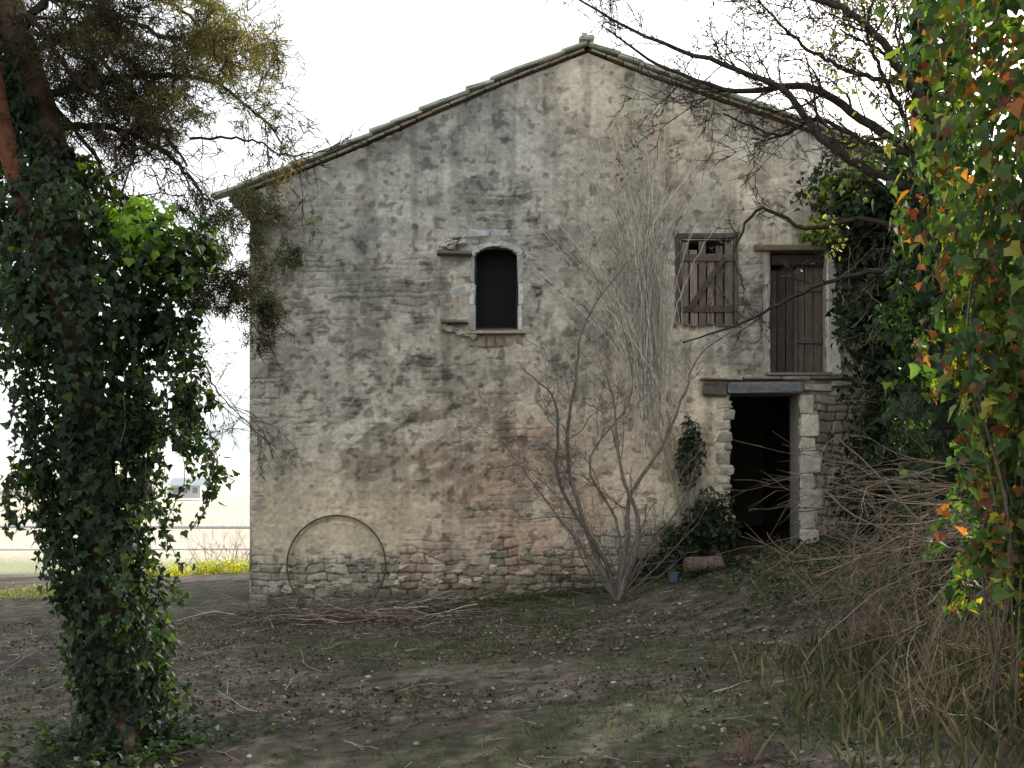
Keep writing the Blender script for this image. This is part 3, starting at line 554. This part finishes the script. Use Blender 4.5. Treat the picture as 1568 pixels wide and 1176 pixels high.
for k in range(130):
    right=k%6==0
    ex=rng.uniform(2.3,3.5) if right else rng.uniform(.35,2.3); ez=rng.uniform(6.3,7.8) if right else rng.uniform(5.3,8.0)-abs(ex-1.8)*.40; sx=2.15+rng.normal(0,.2); sz=2.6+rng.uniform(-.3,2.0)
    K=[(sx,-.12,sz),(sx+(ex-sx)*(.12 if right else .4)+rng.normal(0,.05),-.15-.15*rng.random(),sz+(ez-sz)*.55),(ex+rng.normal(0,.06),-.10-.3*rng.random(),ez)]
    cl=vc*rng.uniform(.55,1.05); limb(g,K,rng.uniform(.004,.008),.003,cl,2 if (k%3==0 and not right) else 1,3,.45,.28,.05,None,.3,.6,.6,start=.3 if not right else .7)
for s in (0,.1,-.1): tube(g,spline([(2.75+s,-.1,.8),(2.6+s,-.12,1.8),(2.25+s,-.12,3.1)],14),np.linspace(.03,.015,14),C(.3,.26,.2),6)
g.build('dead_climber',M_twig)
g=Geo()
for c in ((1.75,-.45,7.2,.12,.1,.35),(2.1,-.45,7.35,.1,.1,.25),(2.45,-.4,6.95,.12,.1,.25),(1.6,-.4,6.6,.1,.1,.3),(1.9,-.4,6.9,.3,.1,.4)): cloud(g,c[:3],c[3:],50,.06,[(.4,.33,.26),(.3,.22,.15)],[1,1],OVL_T,OVL_F)
g.build('dead_leaves',M_litter)

# ------------------------------------------------------------ brambles lower right
g=Geo(); br=C(.20,.155,.115)
for k in range(62):
    p=(rng.uniform(3.0,4.0),rng.uniform(-9,-7.2),rng.uniform(1.35,2.15)); up=rng.normal(-.14,.2)
    grow(g,p,(-1,rng.normal(0,.3),up),rng.uniform(.5,1.45),rng.uniform(.004,.011),2,br*rng.uniform(.5,1.5),.11,-.02,3,.45,.5)
for k in range(34):
    p=(rng.uniform(2.4,3.6),rng.uniform(-9.8,-7.5),rng.uniform(1.1,1.8)); grow(g,p,(-.7,rng.normal(0,.3),-.6),rng.uniform(.6,1.3),rng.uniform(.004,.008),1,br*.9,.13,-.03,4,.4,.5)
for k in range(110):
    x=rng.uniform(2.2,4.5); y=rng.uniform(-10.2,-5) if x>2.7 else rng.uniform(-10.4,-9); grow(g,(x,y,float(H(x,y))),(rng.normal(-.3,.5),rng.normal(0,.4),1),rng.uniform(.3,1.1),rng.uniform(.003,.008),2,br*rng.uniform(.6,1.5),.17,-.03,3,.5,.5)
g.build('bramble_thicket',M_twig)
g=Geo(); n=2600; x=rng.normal(3.0,.6,n); y=rng.uniform(-10.6,-7,n)
leaves(g,np.stack([x,y,H(x,y)],-1),rng.normal(0,1,(n,3))*np.array([1,1,.2]),np.stack([rng.normal(-.2,.5,n),rng.normal(0,.5,n),np.ones(n)],-1),rng.uniform(.1,.3,n),pal(n,[(.22,.18,.11),(.13,.11,.06),(.08,.10,.04)],[2,2,2]),BLD_T*np.array([.5,1,1]),BLD_F)
g.build('dry_grass',M_grass)
g=Geo()
for k in range(16): grow(g,(1.28+rng.normal(0,.06),-9.9+rng.normal(0,.06),.4),(rng.normal(0,.25),rng.normal(0,.25),1),.22,.0035,1,C(.17,.10,.075),.1,0,3,.4,.5)
g.build('dry_weed',M_twig)
g=Geo()
for k in range(40): x=-10.5+rng.normal(0,.5); grow(g,(x,1.5+rng.normal(0,.5),float(H(x,1.5))),(rng.normal(0,.4),rng.normal(0,.3),1),rng.uniform(.7,1.4),.01,2,C(.3,.25,.18),.15,0,4,.5,.5)
g.build('bare_bush',M_twig)
g=Geo()
for k in range(40): x=-8+rng.normal(0,1.0); y=14+rng.normal(0,.5); grow(g,(x,y,float(H(x,y))),(rng.normal(0,.3),rng.normal(0,.3),1),rng.uniform(.8,1.8),.012,2,C(.42,.33,.27),.12,0,4,.4,.5)
g.build('bare_bush.001',M_twig)
g=Geo()
for k in range(12): x=-9.4+k*.28; cloud(g,(x,11+rng.normal(0,.3),float(H(x,11))+.15),(.35,.4,.28),350,.06,[(.40,.35,.04),(.22,.24,.05),(.12,.16,.05)],[3,2,1],OVL_T,OVL_F)
g.build('yellow_shrub',M_leaf)
g=Geo()
for k in range(10): x=-13.0+k*.5; cloud(g,(x,3.4,float(H(x,3.4))+.1),(.5,.5,.2),200,.06,[(.12,.14,.05),(.2,.2,.08)],[1,1],OVL_T,OVL_F)
g.build('low_shrub',M_leaf)
fh=empty('farmhouse'); g=Geo(); hx_,hy_=-60,172
block(g,(hx_,hy_,.5),(5.5,6,2.4),C(.5,.51,.52),.05,0); g.build('walls',M_stone,fh)
g=Geo(); g.add([(hx_-3.2,hy_-3.5,1.6),(hx_+3.2,hy_-3.5,1.6),(hx_+3.2,hy_,3.0),(hx_-3.2,hy_,3.0),(hx_-3.2,hy_+3.5,1.6),(hx_+3.2,hy_+3.5,1.6)],[np.array([[0,1,2,3],[3,2,5,4]])],C(.38,.42,.45)); g.build('roof',M_tile,fh)
g=Geo()
for w in (-1.8,0,1.8): block(g,(hx_+w,hy_-3.02,.7),(.9,.1,1.0),C(.2,.2,.21),.01,0)
g.build('windows',M_dark,fh)
g=Geo()
for k in range(16): x=rng.uniform(-140,-40); y=rng.uniform(180,280); cloud(g,(x,y,.2),(rng.uniform(3,6),3,rng.uniform(1.2,2.2)),250,.9,[(.42,.44,.38),(.47,.45,.39)],[1,1],OVL_T,OVL_F)
g.build('distant_trees',M_litter)

# ------------------------------------------------------------ light, world, camera
w=bpy.data.worlds.new('World'); scene.world=w; w.use_nodes=True; nt=w.node_tree
sky=nt.nodes.new('ShaderNodeTexSky'); sky.sky_type='NISHITA'; sky.sun_disc=False; sky.sun_elevation=EL; sky.sun_rotation=AZ; sky.dust_density=4; sky.air_density=1.2; sky.ozone_density=1
hs=nt.nodes.new('ShaderNodeHueSaturation'); hs.inputs['Saturation'].default_value=.5
ad=nt.nodes.new('ShaderNodeVectorMath'); ad.operation='ADD'; ad.inputs[1].default_value=(5.7,5.75,5.65)   # white haze added to the sky to brighten the shaded wall
nt.links.new(sky.outputs[0],hs.inputs['Color']); nt.links.new(hs.outputs[0],ad.inputs[0]); nt.links.new(ad.outputs[0],nt.nodes['Background'].inputs[0]); nt.nodes['Background'].inputs[1].default_value=.15
sd=Vector((math.sin(AZ)*math.cos(EL),math.cos(AZ)*math.cos(EL),math.sin(EL)))
l=bpy.data.lights.new('sun','SUN'); l.energy=4.5; l.angle=math.radians(.5); l.color=(1,.94,.84); lo=bpy.data.objects.new('sun',l); scene.collection.objects.link(lo); lo.rotation_euler=sd.to_track_quat('Z','Y').to_euler()
cd=bpy.data.cameras.new('camera'); cd.sensor_width=36; cd.lens=35.3; cd.shift_y=.097; cd.clip_end=6000; cd.clip_start=.05
co=bpy.data.objects.new('camera',cd); scene.collection.objects.link(co); co.location=(0,-15.4,2.0); co.rotation_euler=(math.radians(90),0,0); scene.camera=co
scene.view_settings.view_transform='Standard'; scene.view_settings.look='None'; scene.view_settings.exposure=0
